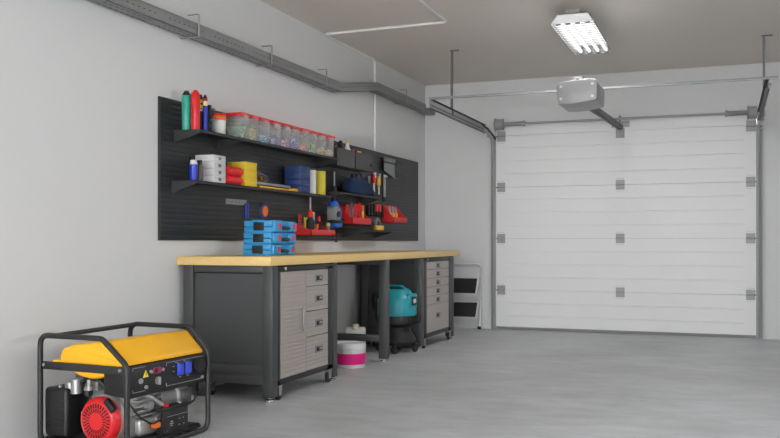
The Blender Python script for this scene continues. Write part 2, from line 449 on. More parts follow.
# ------------------------------------------------------------ pegboard and shelves
mb = MB(); pts = [(.0003, 1.005)]; nz = 27; p0 = 1.005; pitch = (1.902 - 1.005) / nz
for k in range(nz):
    z = p0 + pitch * k
    pts += [(.0170, z + .0005), (.018, z + .002), (.018, z + pitch - .004), (.0145, z + pitch - .003), (.0145, z + pitch)]
pts += [(.0003, 1.902)]
mb.prism(pts, 'y', 4.585, 9.46, 'peg')
mb.box(.001, .019, 4.581, 4.585, 1.005, 1.902, 'peg').box(.001, .019, 9.46, 9.464, 1.005, 1.902, 'peg')
tag(mb.build('slat_panel'), 'long black slatted tool panel fixed to the wall above the workbench', 'wall panel')
PX = .018

def shelf(label, y0, y1, x1, zt, braks, drop=.078):
    t = thing('wall_shelf', label, 'shelf', (PX, y0, zt), group='dark steel shelves on the slat panel')
    L = y1 - y0; w = x1 - PX
    mb = MB().box(0, w, 0, L, -.004, 0, 'shelf').box(w - .003, w, 0, L, -.018, 0, 'shelf').box(0, .004, 0, L, -.03, .012, 'shelf')
    mb.build('shelf_board', t)
    for b in braks:
        MB().prism([(0, -.004), (0, -drop), (.012, -drop), (w - .004, -.022), (w - .004, -.004)], 'y', b - y0 - .002, b - y0 + .002, 'shelf').prism([(.012, -drop), (w - .004, -.022), (w - .002, -.024), (.014, -drop - .002)], 'y', b - y0 - .010, b - y0 + .008, 'shelf').build('shelf_bracket', t)
    return t
shelf('long upper dark shelf carrying bottles and clear tubs', 4.722, 6.83, .216, 1.706, (4.728, 5.235, 6.822))
shelf('long middle dark shelf carrying white, yellow and blue boxes', 4.695, 6.72, .198, 1.384, (4.702, 6.712))
shelf('short dark shelf holding the navy tool bag', 6.83, 7.80, .220, 1.424, (6.84, 7.79), .09)
shelf('lowest short dark shelf with a roll of amber tape', 7.35, 8.16, .20, 1.106, (7.36, 8.15), .07)

# ---- bottles on the upper shelf
ZT1, ZT2 = 1.706, 1.384
def bottle(label, x, y, r, h, body, cap, z=ZT1, bands=(), capr=.6, caph=.12, neck=True):
    t = thing('squeeze_bottle', label, 'bottle', (x, y, z))
    hb = h * (1 - caph)
    MB().lathe([(r * .92, 0), (r, .006), (r, hb * .96), (r * .85, hb), (r * .7, hb + .004)], body, n=24).build('bottle_body', t)
    for (a, b, m) in bands: MB().lathe([(r + .0006, h * a), (r + .0012, h * a + .002), (r + .0012, h * b - .002), (r + .0006, h * b)], m, n=24).build('label_band', t)
    MB().lathe([(r * .95, hb), (r * .9, hb + .006), (r * capr, h * .96), (r * capr * .7, h)], cap, n=20).build('cap', t)
    return t
bottle('tall teal bottle with black cap, first on the upper shelf', .092, 4.758, .0295, .252, 'tealb', 'black', caph=.12)
bottle('tall red bottle beside the teal bottle', .158, 4.760, .0285, .252, 'red', 'redlid', caph=.10)
bottle('black spray can with yellow stripes behind the red bottle', .135, 4.850, .018, .240, 'black', 'black', bands=((.62, .72, 'display_y'), (.76, .86, 'display_y'), (.54, .60, 'white')), caph=.1)
bottle('blue can with red and white top band right of the red bottle', .170, 4.852, .0145, .236, 'blue', 'black', bands=((.70, .74, 'display_y'), (.74, .82, 'white'), (.82, .89, 'red')), caph=.1)
t = thing('trigger_spray', 'small black sprayer with grey nozzle parts left of the white jar', 'spray bottle', (.120, 4.965, ZT1))
MB().lathe([(.026, 0), (.028, .01), (.028, .10), (.016, .13), (.014, .15)], 'black').build('bottle_body', t)
MB().box(-.018, .02, -.013, .013, .15, .19, 'black', .004).cyl((.015, 0, .165), (.05, 0, .16), .007, 'greyplastic').build('spray_head', t)
MB().cyl((.02, -.005, .085), (.056, -.012, .095), .008, 'greyplastic').cyl((.02, -.004, .045), (.05, -.012, .03), .009, 'greyplastic').build('nozzle', t)
t = thing('lidded_jar', 'white jar with an orange and red lid on the upper shelf', 'jar', (.135, 5.070, ZT1))
MB().lathe([(.040, 0), (.044, .006), (.047, .095), (.044, .102)], 'white').build('jar_body', t)
MB().lathe([(.046, .100), (.048, .104), (.047, .126), (.044, .130)], 'orange').lathe([(.044, .130), (.046, .132), (.045, .142), (.040, .145)], 'redlid').build('jar_lid', t)

# ---- clear tubs
ye = [5.262, 5.387, 5.518, 5.690, 5.850, 6.008, 6.158, 6.318, 6.478, 6.638, 6.800]
names = ['green', 'yellow-green', 'light blue', 'violet', 'pink', 'deep blue', 'salmon', 'green', 'tan', 'pale yellow']
pcol = [(70, 150, 80), (190, 180, 60), (70, 160, 205), (110, 100, 190), (190, 90, 180), (80, 80, 200), (220, 80, 90), (110, 165, 60), (205, 175, 80), (200, 180, 90)]
labs = ['clear tub of green pieces with red lid, first and widest of the tub row', 'clear tub of yellow-green pieces, second in the tub row', 'clear tub holding light blue pieces, third in the tub row', 'clear tub with a few violet pieces, fourth in the tub row', 'clear tub with pink pieces, fifth in the tub row', 'clear tub more than half full of deep blue pieces', 'clear tub with a little salmon pink heap, seventh in the row', 'clear tub with green pieces near the far end of the row', 'clear tub of tan pieces, last but one in the row', 'clear tub of pale yellow pieces at the far end of the row']
fill = [.68, .66, .42, .40, .42, .66, .38, .62, .40, .44]
for i in range(10):
    y0, y1 = ye[i] + (0 if i == 0 else .010), ye[i + 1] - .010
    xw0, xw1 = .045, .197
    Wd = xw1 - xw0; L = y1 - y0
    t = thing('storage_tub', labs[i], 'storage tub', (xw0, y0, ZT1), group='clear tubs with red lids on the upper shelf')
    mb = MB(); bm = bmesh.new()
    tp = .004
    lo = [(tp, tp), (Wd - tp, tp), (Wd - tp, L - tp), (tp, L - tp)]; hi = [(0, 0), (Wd, 0), (Wd, L), (0, L)]
    A = [bm.verts.new((x, y, 0.0)) for x, y in lo]; B = [bm.verts.new((x, y, .165)) for x, y in hi]
    bm.faces.new(A)
    for k in range(4): bm.faces.new((A[k], A[(k + 1) % 4], B[(k + 1) % 4], B[k]))
    bmesh.ops.bevel(bm, geom=[e for e in bm.edges if abs(e.verts[0].co.z - e.verts[1].co.z) > .1], offset=.012, segments=3, affect='EDGES')
    mb._take(bm, 'clear'); mb.build('tub_body', t)
    MB().box(-.003, Wd + .005, -.005, L + .005, .160, .181, 'redlid', .003).build('lid', t)
    MB().box(Wd - .002, Wd + .006, L * .3, L * .7, .135, .172, 'clear', .002).build('latch', t)
    M['p%d' % i] = mat('pieces_%d' % i, rgb(*[int(c * .85) for c in pcol[i]]), .4, noise=.35, scale=60)
    M['q%d' % i] = mat('pieces_pale_%d' % i, tuple(min(1, c * .5 + .35) for c in rgb(*pcol[i])[:3]) + (1,), .4)
    mb = MB(); rnd = random.Random(i)
    top = fill[i] * .165
    n = int(190 * fill[i] * (L / .15))
    for k in range(n):
        s_ = .0075
        x = rnd.uniform(.021, Wd - .021); y = rnd.uniform(.021, L - .021)
        lay = rnd.random()
        z = .008 + lay * (top - .010)
        if rnd.random() < .75:   # pack them against the visible sides
            if rnd.random() < .5: x = Wd - .0155
            else: y = .0155
        bm = bmesh.new(); bmesh.ops.create_icosphere(bm, subdivisions=1, radius=s_)
        mb._take(bm, ('p%d' if rnd.random() < .78 else 'q%d') % i, Matrix.Translation((x, y, z)) @ Matrix.Diagonal((1, 1, rnd.uniform(.5, 1), 1)))
    mb.box(.022, Wd - .022, .022, L - .022, .001, top * .8, 'q%d' % i)
    o = mb.build('small_pieces', loc=(xw0, y0, ZT1 + .001))
    tag(o, 'heap of small %s pieces inside the %s clear tub of the row' % (names[i], ['first', 'second', 'third', 'fourth', 'fifth', 'sixth', 'seventh', 'eighth', 'ninth', 'last'][i]), 'small parts', kind='stuff')

# ---- middle shelf
t = bottle('small bright blue bottle with white cap on the middle shelf', .158, 4.738, .025, .130, 'blue', 'white', z=ZT2, caph=.22, capr=.85)
t = bottle('slim black bottle standing behind the small blue bottle', .100, 4.800, .015, .168, 'black', 'black', z=ZT2)
t = thing('pump_bottle', 'brown bottle with black pump cap between the blue bottle and the white boxes', 'bottle', (.160, 4.808, ZT2))
MB().lathe([(.018, 0), (.020, .006), (.020, .095), (.014, .105)], 'brown').build('bottle_body', t)
MB().lathe([(.014, .10), (.014, .118)], 'black').box(-.022, .014, -.008, .008, .118, .134, 'black', .003).build('pump', t)
for k in range(4):
    mb = MB().box(0, .140, 0, .152, 0, .0445, 'card', .004)
    mb.box(.005, .141, .012, .140, .028, .0300, 'greyplastic')
    t = thing('white_parts_box', ['lowest', 'second from bottom', 'third from bottom', 'topmost'][k] + ' white flat box in the white stack', 'box', (.048, 4.920, ZT2 + .0455 * k), group='white flat boxes on the middle shelf')
    mb.build('box_body', t)
    MB().box(.1395, .143, .062, .092, .012, .034, 'greyplastic').box(.142, .1445, .068, .086, .018, .024, 'black').build('latch', t)
for k in range(2):
    t = thing('red_parts_box', ['lower', 'upper'][k] + ' rounded red case in front of the yellow boxes', 'box', (.055, 5.105, ZT2 + .062 * k), group='red cases on the middle shelf')
    MB().box(0, .125, 0, .185, 0, .060, 'red', .008, 3).build('case_body', t)
    MB().lathe([(.026, 0), (.029, .004), (.029, .176), (.026, .18)], 'redlid', (.112, .003, .030), 'y').build('rounded_front', t)
for k in range(3):
    t = thing('yellow_parts_box', ['lowest', 'middle', 'topmost'][k] + ' yellow box in the yellow stack', 'box', (.05, 5.315, ZT2 + .0565 * k), group='yellow boxes on the middle shelf')
    MB().box(0, .14, 0, .168, 0, .0545, 'yellowbox', .003).build('box_body', t)
    MB().box(-.001, .142, -.001, .169, .042, .0555, 'yellowbox', .002).build('lid', t)
t = thing('hand_saw_frame', 'flat yellow saw frame lying at the edge of the middle shelf', 'saw', (.14, 5.54, ZT2))
MB().box(-.02, .045, 0, .56, 0, .014, 'ywsaw', .004).box(.0, .045, .52, .60, 0, .024, 'ywsaw', .006).build('frame', t)
t = thing('level_bar', 'grey metal bar lying on a black block above the yellow saw frame', 'metal bar', (.10, 5.52, ZT2 + .014))
MB().box(0, .03, .0, .60, .014, .034, 'rail', .005).build('bar', t)
MB().box(-.03, .03, .02, .10, 0, .014, 'black').box(-.03, .03, .45, .58, 0, .014, 'black').build('block', t)
t = thing('coiled_cord', 'loose thin grey coil with an amber clip hanging behind the grey bar', 'cord', (.06, 5.60, ZT2 + .085))
mb = MB()
for k in range(3):
    pts = [(0.004 * k, .14 + .085 * math.cos(a_ * PI / 10) + .02 * k, .0 + (.045 - .008 * k) * math.sin(a_ * PI / 10)) for a_ in range(20)]
    mb.tube(pts, .0025, 'greyplastic', closed=True, n=6)
mb.build('loop', t)
MB().box(-.01, .012, .16, .178, -.015, .015, 'orange', .003).build('clip', t)
for k in range(4):
    t = thing('blue_parts_box', ['lowest', 'second from bottom', 'third from bottom', 'topmost'][k] + ' navy blue box in the blue stack', 'box', (.048, 6.165, ZT2 + .0525 * k), group='navy boxes on the middle shelf')
    MB().box(0, .142, 0, .170, 0, .0512, 'navy', .004).build('box_body', t)
    MB().box(.141, .144, .05, .12, .018, .03, 'navy', .001).build('latch', t)
def canister(label, y, m, r, h):
    t = thing('canister', label, 'canister', (.130, y, ZT2))
    MB().lathe([(r, 0), (r, h - .01)], m, n=28).build('canister_body', t)
    MB().lathe([(r + .001, h - .012), (r + .002, h - .009), (r + .002, h - .002), (r - .002, h)], m, n=28).build('lid', t)
canister('plain white cylinder next to the navy boxes', 6.475, 'white', .041, .197)
canister('ochre yellow cylinder at the far end of the middle shelf', 6.640, 'ycyl', .048, .200)

# ---- metal bins right of the tubs
for i, (ya, yb) in enumerate(((6.900, 7.285), (7.300, 7.700))):
    t = thing('wall_bin', ['grey steel wall bin beside the last clear tub', 'grey steel wall bin right of its twin, with a small latch'][i], 'tool bin', (PX, ya, 1.66), group='grey steel wall bins')
    L = yb - ya
    mb = MB().box(0, .003, 0, L, 0, .150, 'bench').box(.150, .153, 0, L, 0, .150, 'bench').box(0, .153, 0, .003, 0, .150, 'bench').box(0, .153, L - .003, L, 0, .150, 'bench').box(0, .153, 0, L, -.003, 0, 'bench')
    mb.box(.147, .155, 0, L, .143, .150, 'bench')
    mb.build('bin_body', t)
    if i: MB().box(.153, .160, L - .05, L - .01, .04, .07, 'black', .002).build('latch', t)
# things standing in the bins
zb = 1.662
t = thing('pliers', 'black and orange pliers sticking out of the nearer wall bin', 'pliers', (.10, 7.02, zb))
MB().tube([(0, -.03, 0), (0, -.045, .12), (0, -.03, .19)], .010, 'black', fillet=.03).tube([(0, .03, 0), (0, .02, .12), (0, -.015, .19)], .010, 'orange', fillet=.03).build('handle', t)
MB().ball((0, -.02, .195), .026, 'black', (.6, 1, 1)).build('head', t)
t = thing('clamp', 'dark clamp with a dark red handle in the nearer wall bin', 'clamp', (.10, 7.13, zb))
MB().box(-.02, .02, -.03, .03, 0, .205, 'black', .008).ball((0, 0, .205), .03, 'black', (.7, 1, 1)).build('clamp_body', t)
MB().box(-.012, .012, .035, .058, .0, .19, 'red', .005).build('handle', t)
t = thing('glue_bottle', 'white glue bottle with yellow tip standing in a wall bin', 'bottle', (.12, 7.26 - .03, zb))
MB().lathe([(.034, 0), (.034, .13), (.030, .16), (.018, .20), (.014, .215)], 'white').build('bottle_body', t)
MB().lathe([(.015, .215), (.014, .232), (.008, .236)], 'display_y').build('tip', t)
t = thing('tape_measure', 'black and yellow tape measure lying in the farther wall bin', 'tape measure', (.10, 7.42, zb))
MB().box(-.03, .03, -.06, .10, 0, .155, 'black', .01).build('case_body', t)
MB().box(-.02, .036, .04, .105, .10, .172, 'ywsaw', .008).build('yellow_grip', t)
MB().box(-.02, .02, -.06, -.02, .155, .18, 'redlid', .006).build('button', t)
MB().ball((0, .03, .165), .022, 'navy').build('dial', t)
# perforated hanging bracket
t = thing('tool_holder_plate', 'grey perforated steel plate with a slanted corner hung on the slat panel', 'tool holder', (PX, 8.315, 1.655))
mb = MB().prism([(.0, .065), (.0, .205), (.34, .205), (.34, 0), (.31, 0)], 'x', .030, .034, 'greyplastic').box(0, .034, .0, .34, .200, .205, 'greyplastic').box(.034, .044, -.05, .35, .145, .158, 'black').box(0, .034, .32, .34, .01, .20, 'greyplastic')
mb.build('plate', t)

# ---- hanging tools
def hang(name, label, cat, y, z, parts, x=PX + .012):
    t = thing(name, label, cat, (x, y, z))
    MB().cyl((-.014, 0, 0), (.012, 0, 0), .004, 'galv', n=8).build('hook', t)
    for pn, mb in parts: mb.build(pn, t)
    return t
hang('screwdriver', 'small grey tool hanging beside the tool bag', 'hand tool', 7.965, 1.635, [('handle', MB().box(-.008, .012, -.02, .02, -.05, .0, 'greyplastic', .005)), ('shank', MB().box(-.004, .004, -.006, .01, -.09, -.05, 'rail'))])
hang('utility_knife', 'hanging knife with a red handle and white blade', 'knife', 8.090, 1.675, [('handle', MB().box(-.01, .014, -.03, .025, -.10, -.012, 'redlid', .006)), ('blade', MB().box(-.004, .006, -.014, .012, -.20, -.10, 'white')), ('grip_end', MB().box(-.008, .016, -.005, .03, -.045, .008, 'white', .004))])
hang('putty_knife', 'hanging knife with a yellow handle', 'knife', 8.222, 1.672, [('handle', MB().box(-.01, .014, -.03, .025, -.11, -.02, 'ywsaw', .006)), ('blade', MB().box(-.004, .006, -.012, .012, -.20, -.11, 'white')), ('grip_end', MB().box(-.008, .016, -.005, .025, -.04, .008, 'rail', .004))])
hang('hammer', 'steel hammer hanging right of the two knives', 'hammer', 8.375, 1.668, [('head', MB().box(-.012, .016, -.05, .05, -.015, .012, 'chrome', .005)), ('handle', MB().box(-.01, .012, -.016, .016, -.215, -.015, 'rail', .005)), ('grip', MB().box(-.012, .014, -.018, .018, -.26, -.215, 'black', .005))])
# black clip rack and red pens beside the far red tray
t = thing('clip_rack', 'black clip rack with small red handled tools left of the far red tray', 'tool rack', (PX, 8.01, 1.265))
mb = MB().box(0, .02, -.10, .32, 0, .015, 'black').box(0, .02, -.10, .32, .07, .085, 'black')
for k in range(6): mb.box(0, .03, -.10 + .075 * k, -.075 + .075 * k, -.02, .10, 'black')
mb.build('rack', t)
for k in range(2): tag(MB().box(.02, .040, .09 + .085 * k, .135 + .085 * k, .03, .105, 'redlid', .006).build('red_handle', t), 'red handle')

# ---- tool bag
t = thing('tool_bag', 'navy canvas tool bag on the short shelf', 'bag', (.130, 7.48, 1.424))
bm = bmesh.new(); n = 28; rings = []
for (f, hw, hx) in ((0, .262, .072), (.02, .272, .078), (.06, .262, .080), (.10, .225, .070), (.135, .180, .05), (.155, .14, .028), (.160, .08, .010)):
    rings.append([bm.verts.new((hx * math.copysign(abs(math.sin(2 * PI * i / n)) ** .6, math.sin(2 * PI * i / n)), hw * math.copysign(abs(math.cos(2 * PI * i / n)) ** .5, math.cos(2 * PI * i / n)) - .05 * (f / .15), f)) for i in range(n)])
for a_, b_ in zip(rings, rings[1:]):
    for i in range(n): bm.faces.new((a_[i], a_[(i + 1) % n], b_[(i + 1) % n], b_[i]))
bm.faces.new(rings[0][::-1]); bm.faces.new(rings[-1])
MB()._take(bm, 'navycloth').build('bag_body', t, sharp=80)
MB().tube([(.02, -.16, .10), (.03, -.15, .16), (.03, -.05, .205), (.03, .03, .13)], .008, 'navycloth', fillet=.04, flat=(.012, .006)).build('strap', t)
MB().tube([(-.03, -.12, .12), (-.03, -.10, .19), (-.03, .0, .20), (-.03, .03, .13)], .008, 'black', fillet=.04, flat=(.01, .005)).build('rear_strap', t)
MB().tube([(.050, -.14, .130), (.068, .06, .098), (.078, .20, .03)], .004, 'black').build('zip', t)

# ---- rotary hammer drill, bit up
t = thing('rotary_hammer', 'blue and grey power drill hung upright with its bit pointing up', 'power tool', (.110, 6.975, 1.120))
MB().box(-.05, .045, -.055, .035, .06, .185, 'greyplastic', .015, 3).build('motor_housing', t)
MB().lathe([(.045, .185), (.052, .19), (.050, .205), (.035, .222), (.03, .23)], 'toolblue', (-.005, -.01, 0)).build('gearbox', t)
MB().box(-.04, .03, .055, .095, .03, .17, 'toolblue', .014, 3).box(-.052, .02, .02, .06, .05, .19, 'toolblue', .01).build('handle', t)
MB().tube([(0, -.06, .055), (.055, -.05, .045), (.06, .06, .05), (.02, .13, .07), (-.03, .13, .10)], .013, 'black', fillet=.03).build('side_grip', t)
MB().cyl((.03, -.02, .115), (.058, -.02, .115), .026, 'black', n=20).build('speed_knob', t)
MB().box(-.04, .045, -.04, .075, 0, .055, 'toolblue', .012, 3).box(-.045, .05, -.05, .08, .035, .062, 'black', .006).build('base', t)
MB().lathe([(.030, .228), (.032, .26), (.028, .285), (.034, .29), (.034, .305), (.02, .325), (.018, .36)], 'black').lathe([(.036, .286), (.037, .290), (.037, .304), (.035, .308)], 'toolblue').build('chuck', t)
MB().cyl((0, 0, .355), (0, 0, .485), .007, 'rail').build('drill_bit', t)
MB().tube([(-.04, .10, .05), (-.05, .16, -.02), (-.065, .18, -.10)], .004, 'black', fillet=.03).cyl((-.065, .18, -.13), (-.065, .18, -.10), .012, 'black').build('power_cord', t)
MB().box(PX - .1098, -.045, -.02, .02, .12, .15, 'black').build('mounting_hook', t)

# ---- red tool trays
def red_tray(label, ya, yb, xf, z0, lip, back, deck=True):
    t = thing('tool_tray', label, 'tool tray', (PX, ya, z0), group='red plastic tool trays')
    w = xf - PX; L = yb - ya
    mb = MB()
    side = [(0, 0), (w, 0), (w, lip), (w * .85, lip + .002), (.012, back), (0, back)]
    mb.prism(side, 'y', 0, .004, 'red').prism(side, 'y', L - .004, L, 'red')
    mb.box(0, w, 0, L, 0, .004, 'red').box(w - .004, w, 0, L, 0, lip, 'red').box(0, .004, 0, L, 0, back, 'red')
    mb.build('tray_body', t)
    if deck: MB().box(.004, w - .004, .004, L - .004, lip - .012, lip - .008, 'red').build('tray_deck', t)
    return t
red_tray('red tool tray at bench end of the panel, beside the blue cases', 6.34, 6.79, .200, 1.048, .046, .100)
red_tray('middle red tool tray crowded with red handled pliers', 7.24, 7.68, .170, 1.153, .060, .172, False)
red_tray('farthest red tool tray with small steel bits', 8.345, 8.715, .155, 1.190, .055, .180)
# tools in near tray
z = 1.090
def driver(label, x, y, s, hcol, tip, zb=z, cat='screwdriver'):
    t = thing('screwdriver', label, cat, (x, y, zb))
    MB().lathe([(.03 * s, 0), (.034 * s, .03 * s), (.034 * s, .08 * s), (.02 * s, .10 * s), (.022 * s, .115 * s)], hcol, n=16).build('grip', t)
    MB().lathe([(.024 * s, .11 * s), (.022 * s, .13 * s), (.010 * s, .17 * s)], tip, n=14).build('collar', t)
    return t
t = driver('large black gripped tool with red collar and steel shaft in the near red tray', .15, 6.42, 1.0, 'rubber', 'redlid', 1.087)
MB().cyl((0, 0, .16), (0, 0, .27), .007, 'rail').build('shaft', t)
driver('smaller black gripped tool with red collar in the near red tray', .14, 6.60, .72, 'rubber', 'redlid', 1.087)
t = thing('marker', 'pale blue marker with yellow cap standing in the near red tray', 'marker', (.10, 6.57, 1.087))
MB().cyl((0, 0, 0), (0, 0, .13), .014, 'conduit').build('barrel', t)
M['paleblue'] = mat('pale_blue_plastic', rgb(130, 180, 225), .4)
MB().cyl((0, 0, .03), (0, 0, .13), .0155, 'paleblue').build('sleeve', t)
MB().cyl((0, 0, .13), (0, 0, .155), .016, 'ywsaw').build('cap', t)
t = thing('marker', 'short white and grey marker with yellow band at the tray front', 'marker', (.17, 6.72, 1.087))
MB().cyl((0, 0, 0), (0, 0, .07), .014, 'greyplastic').build('barrel', t)
MB().cyl((0, 0, .04), (0, 0, .062), .0155, 'display_y').build('band', t)
t = thing('marker', 'orange marker lying against the large black grip', 'marker', (.176, 6.475, 1.087))
MB().cyl((0, 0, 0), (0, .02, .05), .013, 'orange').build('barrel', t)
t = thing('wire_cutter', 'small red handled cutter at the wall end of the near red tray', 'cutter', (.06, 6.41, 1.118))
MB().tube([(0, -.02, .10), (0, -.008, .04), (0, 0, .0)], .006, 'redlid').tube([(0, .022, .10), (0, .01, .04), (0, 0, .0)], .006, 'redlid').build('handles', t)
MB().box(-.005, .005, -.014, .014, -.03, .05, 'brown', .003).build('jaws', t)
t = thing('paint_scraper', 'yellow green scraper behind the large black grip', 'scraper', (.06, 6.52, 1.087))
MB().box(-.004, .004, -.03, .03, .0, .11, 'ycyl', .002).build('blade', t)
# pliers in the middle tray
for i, (y_, x_, lean, lab) in enumerate(((7.33, .08, .10, 'pair of red pliers leaning left in the middle red tray'), (7.43, .11, -.14, 'pair of red pliers leaning right in the middle red tray'), (7.56, .10, .02, 'tallest upright pair of red pliers in the middle red tray'))):
    t = thing('pliers', lab, 'pliers', (x_, y_, 1.20), group='red pliers in the middle tray'); t.rotation_euler = (lean, 0, 0)
    h = .10 + .015 * i
    MB().tube([(0, .0, 0), (0, -.028, h * .5), (0, -.020, h), (0, -.004, h + .03)], .009, 'redlid', fillet=.02).tube([(0, .0, 0), (0, .030, h * .5), (0, .028, h), (0, .012, h + .03)], .009, 'redlid', fillet=.02).build('handles', t)
    MB().box(-.006, .006, -.016, .016, -.04, .012, 'rail', .004).build('jaws', t)
t = thing('nail_puller', 'grey steel pincers between the red pliers', 'pincers', (.07, 7.44, 1.17))
MB().tube([(0, -.01, 0), (0, -.02, .12), (0, 0, .18)], .009, 'greyplastic').tube([(0, .02, 0), (0, .026, .12), (0, .004, .18)], .009, 'greyplastic').build('pincer_body', t)
t = thing('screwdriver', 'thin yellow and red screwdriver at the right end of the middle red tray', 'screwdriver', (.10, 7.64, 1.19))
MB().cyl((0, 0, 0), (0, 0, .09), .011, 'display_y').build('grip', t)
MB().cyl((0, 0, .09), (0, 0, .15), .013, 'orange').build('grip_end', t)
for k, w_ in enumerate(('first', 'second', 'third')):
    t = thing('steel_bit', w_ + ' steel bit with amber collar in the farthest red tray, counted from the left', 'tool bit', (.075, 8.43 + .085 * k, 1.279), group='steel bits in the far tray')
    MB().cyl((0, 0, 0), (-.01, 0, .075), .013, 'rail', r1=.009).build('shank', t)
    MB().cyl((0, 0, -.04), (0, 0, .012), .016, 'ywsaw').build('collar', t)

# ---- on lowest short shelf
t = thing('tape_roll', 'amber tape roll lying on the lowest short shelf', 'tape', (.130, 7.955, 1.106))
MB().lathe([(.030, 0), (.054, 0), (.056, .003), (.056, .043), (.054, .046), (.030, .046), (.028, .043), (.028, .003), (.030, 0)], 'amber', n=32).build('roll', t)
t = thing('disc_stack', 'grey round disc with black rim leaning behind the amber tape', 'grinding disc', (.060, 8.085, 1.172))
MB().lathe([(.015, 0), (.057, 0), (.059, .004), (.059, .018), (.055, .022), (.015, .022)], 'greyplastic', axis='x', n=28).lathe([(.0, .021), (.035, .021), (.035, .024), (0, .024)], 'black', axis='x', n=20).build('disc', t)
# ---- wall bits near the cases
t = thing('trowel_blade', 'steel blade with slanted end stuck on the panel above the blue cases', 'metal blade', (PX, 5.345, 1.262))
MB().prism([(0, .038), (.29, .038), (.255, 0), (0, 0)], 'x', 0, .004, 'rail').build('blade', t)
mb = MB()
for k in range(4): mb.cyl((.004, .03 + .05 * k, .02), (.006, .03 + .05 * k, .02), .006, 'greyplastic', n=10)
build_each(mb, 'rivet', t)
t = thing('angle_disc', 'black disc with an orange centre hanging on the panel', 'grinding disc', (PX, 5.875, 1.228))
MB().lathe([(0, 0), (.064, 0), (.067, .004), (.064, .013), (.045, .018), (.0, .022)], 'navy', axis='x', n=30).build('rim', t)
MB().lathe([(.016, .016), (.038, .016), (.042, .020), (.038, .026), (.020, .028), (.016, .024)], 'orange', axis='x', n=28).build('centre_ring', t)
t = thing('pencil_pair', 'pair of thin blue rods hanging on the panel left of the disc', 'hand tool', (PX + .01, 5.615, 1.205))
MB().box(-.01, .006, -.022, .026, .058, .066, 'black').build('clip', t)
for k in (-.014, .016): MB().cyl((.003, k, -.035), (.003, k, .075), .0055, 'sockblue', n=10).build('rod', t)

# ------------------------------------------------------------ workbench
BX0, BX1, BY0, BY1, BT, BB = .005, .69, 4.775, 8.845, .903, .848
wb = thing('workbench', 'long workbench with light wood top and charcoal steel legs', 'workbench', (0, 0, 0))
MB().box(BX0, BX1, BY0, BY1, BB, BT, 'wood', .002).build('worktop', wb)
def leg(x0, y0):
    mb = MB().box(x0, x0 + .07, y0, y0 + .07, .028, BB, 'bench', .003)
    o = mb.build('leg', wb)
    MB().lathe([(.031, 0), (.034, .004), (.034, .014), (.012, .018), (.012, .03)], 'chrome', (x0 + .035, y0 + .035, 0), n=16).build('foot', o)
LYs = [4.800, 5.700, 6.745, 7.632, 8.585]
for y_ in LYs:
    leg(.617, y_); leg(.085 if y_ == 7.632 else .04, y_)
for y_, panel in zip(LYs, (1, 1, 0, 1, 1)):
    mb = MB().box(.11, .617, y_ + .015, y_ + .055, BB - .045, BB, 'bench', .002)
    mb.box(.11, .617, y_ + .015, y_ + .055, .165, .222, 'bench', .002)
    if panel: mb.box(.11, .617, y_ + .018, y_ + .052, .102, .163, 'bench', .002)
    build_each(mb, 'stretcher', wb)
    if panel: MB().box(.11, .617, y_ + .030, y_ + .040, .222, BB - .052, 'bench').build('side_panel', wb)
MB().box(.045, .065, 4.87, 8.56, BB - .06, BB, 'bench').box(.635, .66, 4.875, 8.58, BB - .008, BB, 'blackmetal').build('top_beam', wb)
MB().box(.045, .055, 7.695, 8.56, .10, BB - .06, 'bench').box(.045, .055, 4.87, 5.665, .10, BB - .06, 'bench').build('back_panel', wb)

# ---- rolling cabinets
def ribbed(x, y0, y1, z0, z1, nrib=None):
    """thin sheet with horizontal press lines, facing +x"""
    pts = [(x - .012, z0), (x, z0)]
    pitch = .026; k = z0 + pitch
    while k < z1 - .012:
        pts += [(x, k - .003), (x - .0012, k), (x, k + .003)]; k += pitch
    pts += [(x, z1), (x - .012, z1)]
    return MB().prism(pts, 'y', y0, y1, 'cabfront')
def caster(t, x, y):
    o = MB().box(x - .018, x + .018, y - .022, y + .022, .075, .092, 'greyplastic').box(x - .016, x - .012, y - .018, y + .018, .03, .08, 'greyplastic').box(x + .012, x + .016, y - .018, y + .018, .03, .08, 'greyplastic').build('caster', t)
    MB().lathe([(.01, -.011), (.034, -.011), (.037, -.007), (.037, .007), (.034, .011), (.01, .011)], 'rubber', (x, y, .037), 'x', 20).lathe([(0, -.013), (.012, -.013), (.012, .013), (0, .013)], 'chrome', (x, y, .037), 'x', 12).build('wheel', o)
def cab_handle(d, x, y, z):
    h = MB().box(x, x + .004, y - .058, y + .058, z - .026, z + .024, 'greyplastic', .002).box(x + .003, x + .008, y - .044, y + .044, z - .015, z + .013, 'black', .002)
    h.box(x + .006, x + .013, y - .008, y + .026, z - .006, z + .008, 'rail', .001)
    tag(h.build('handle', d), 'recessed grey and black pull')
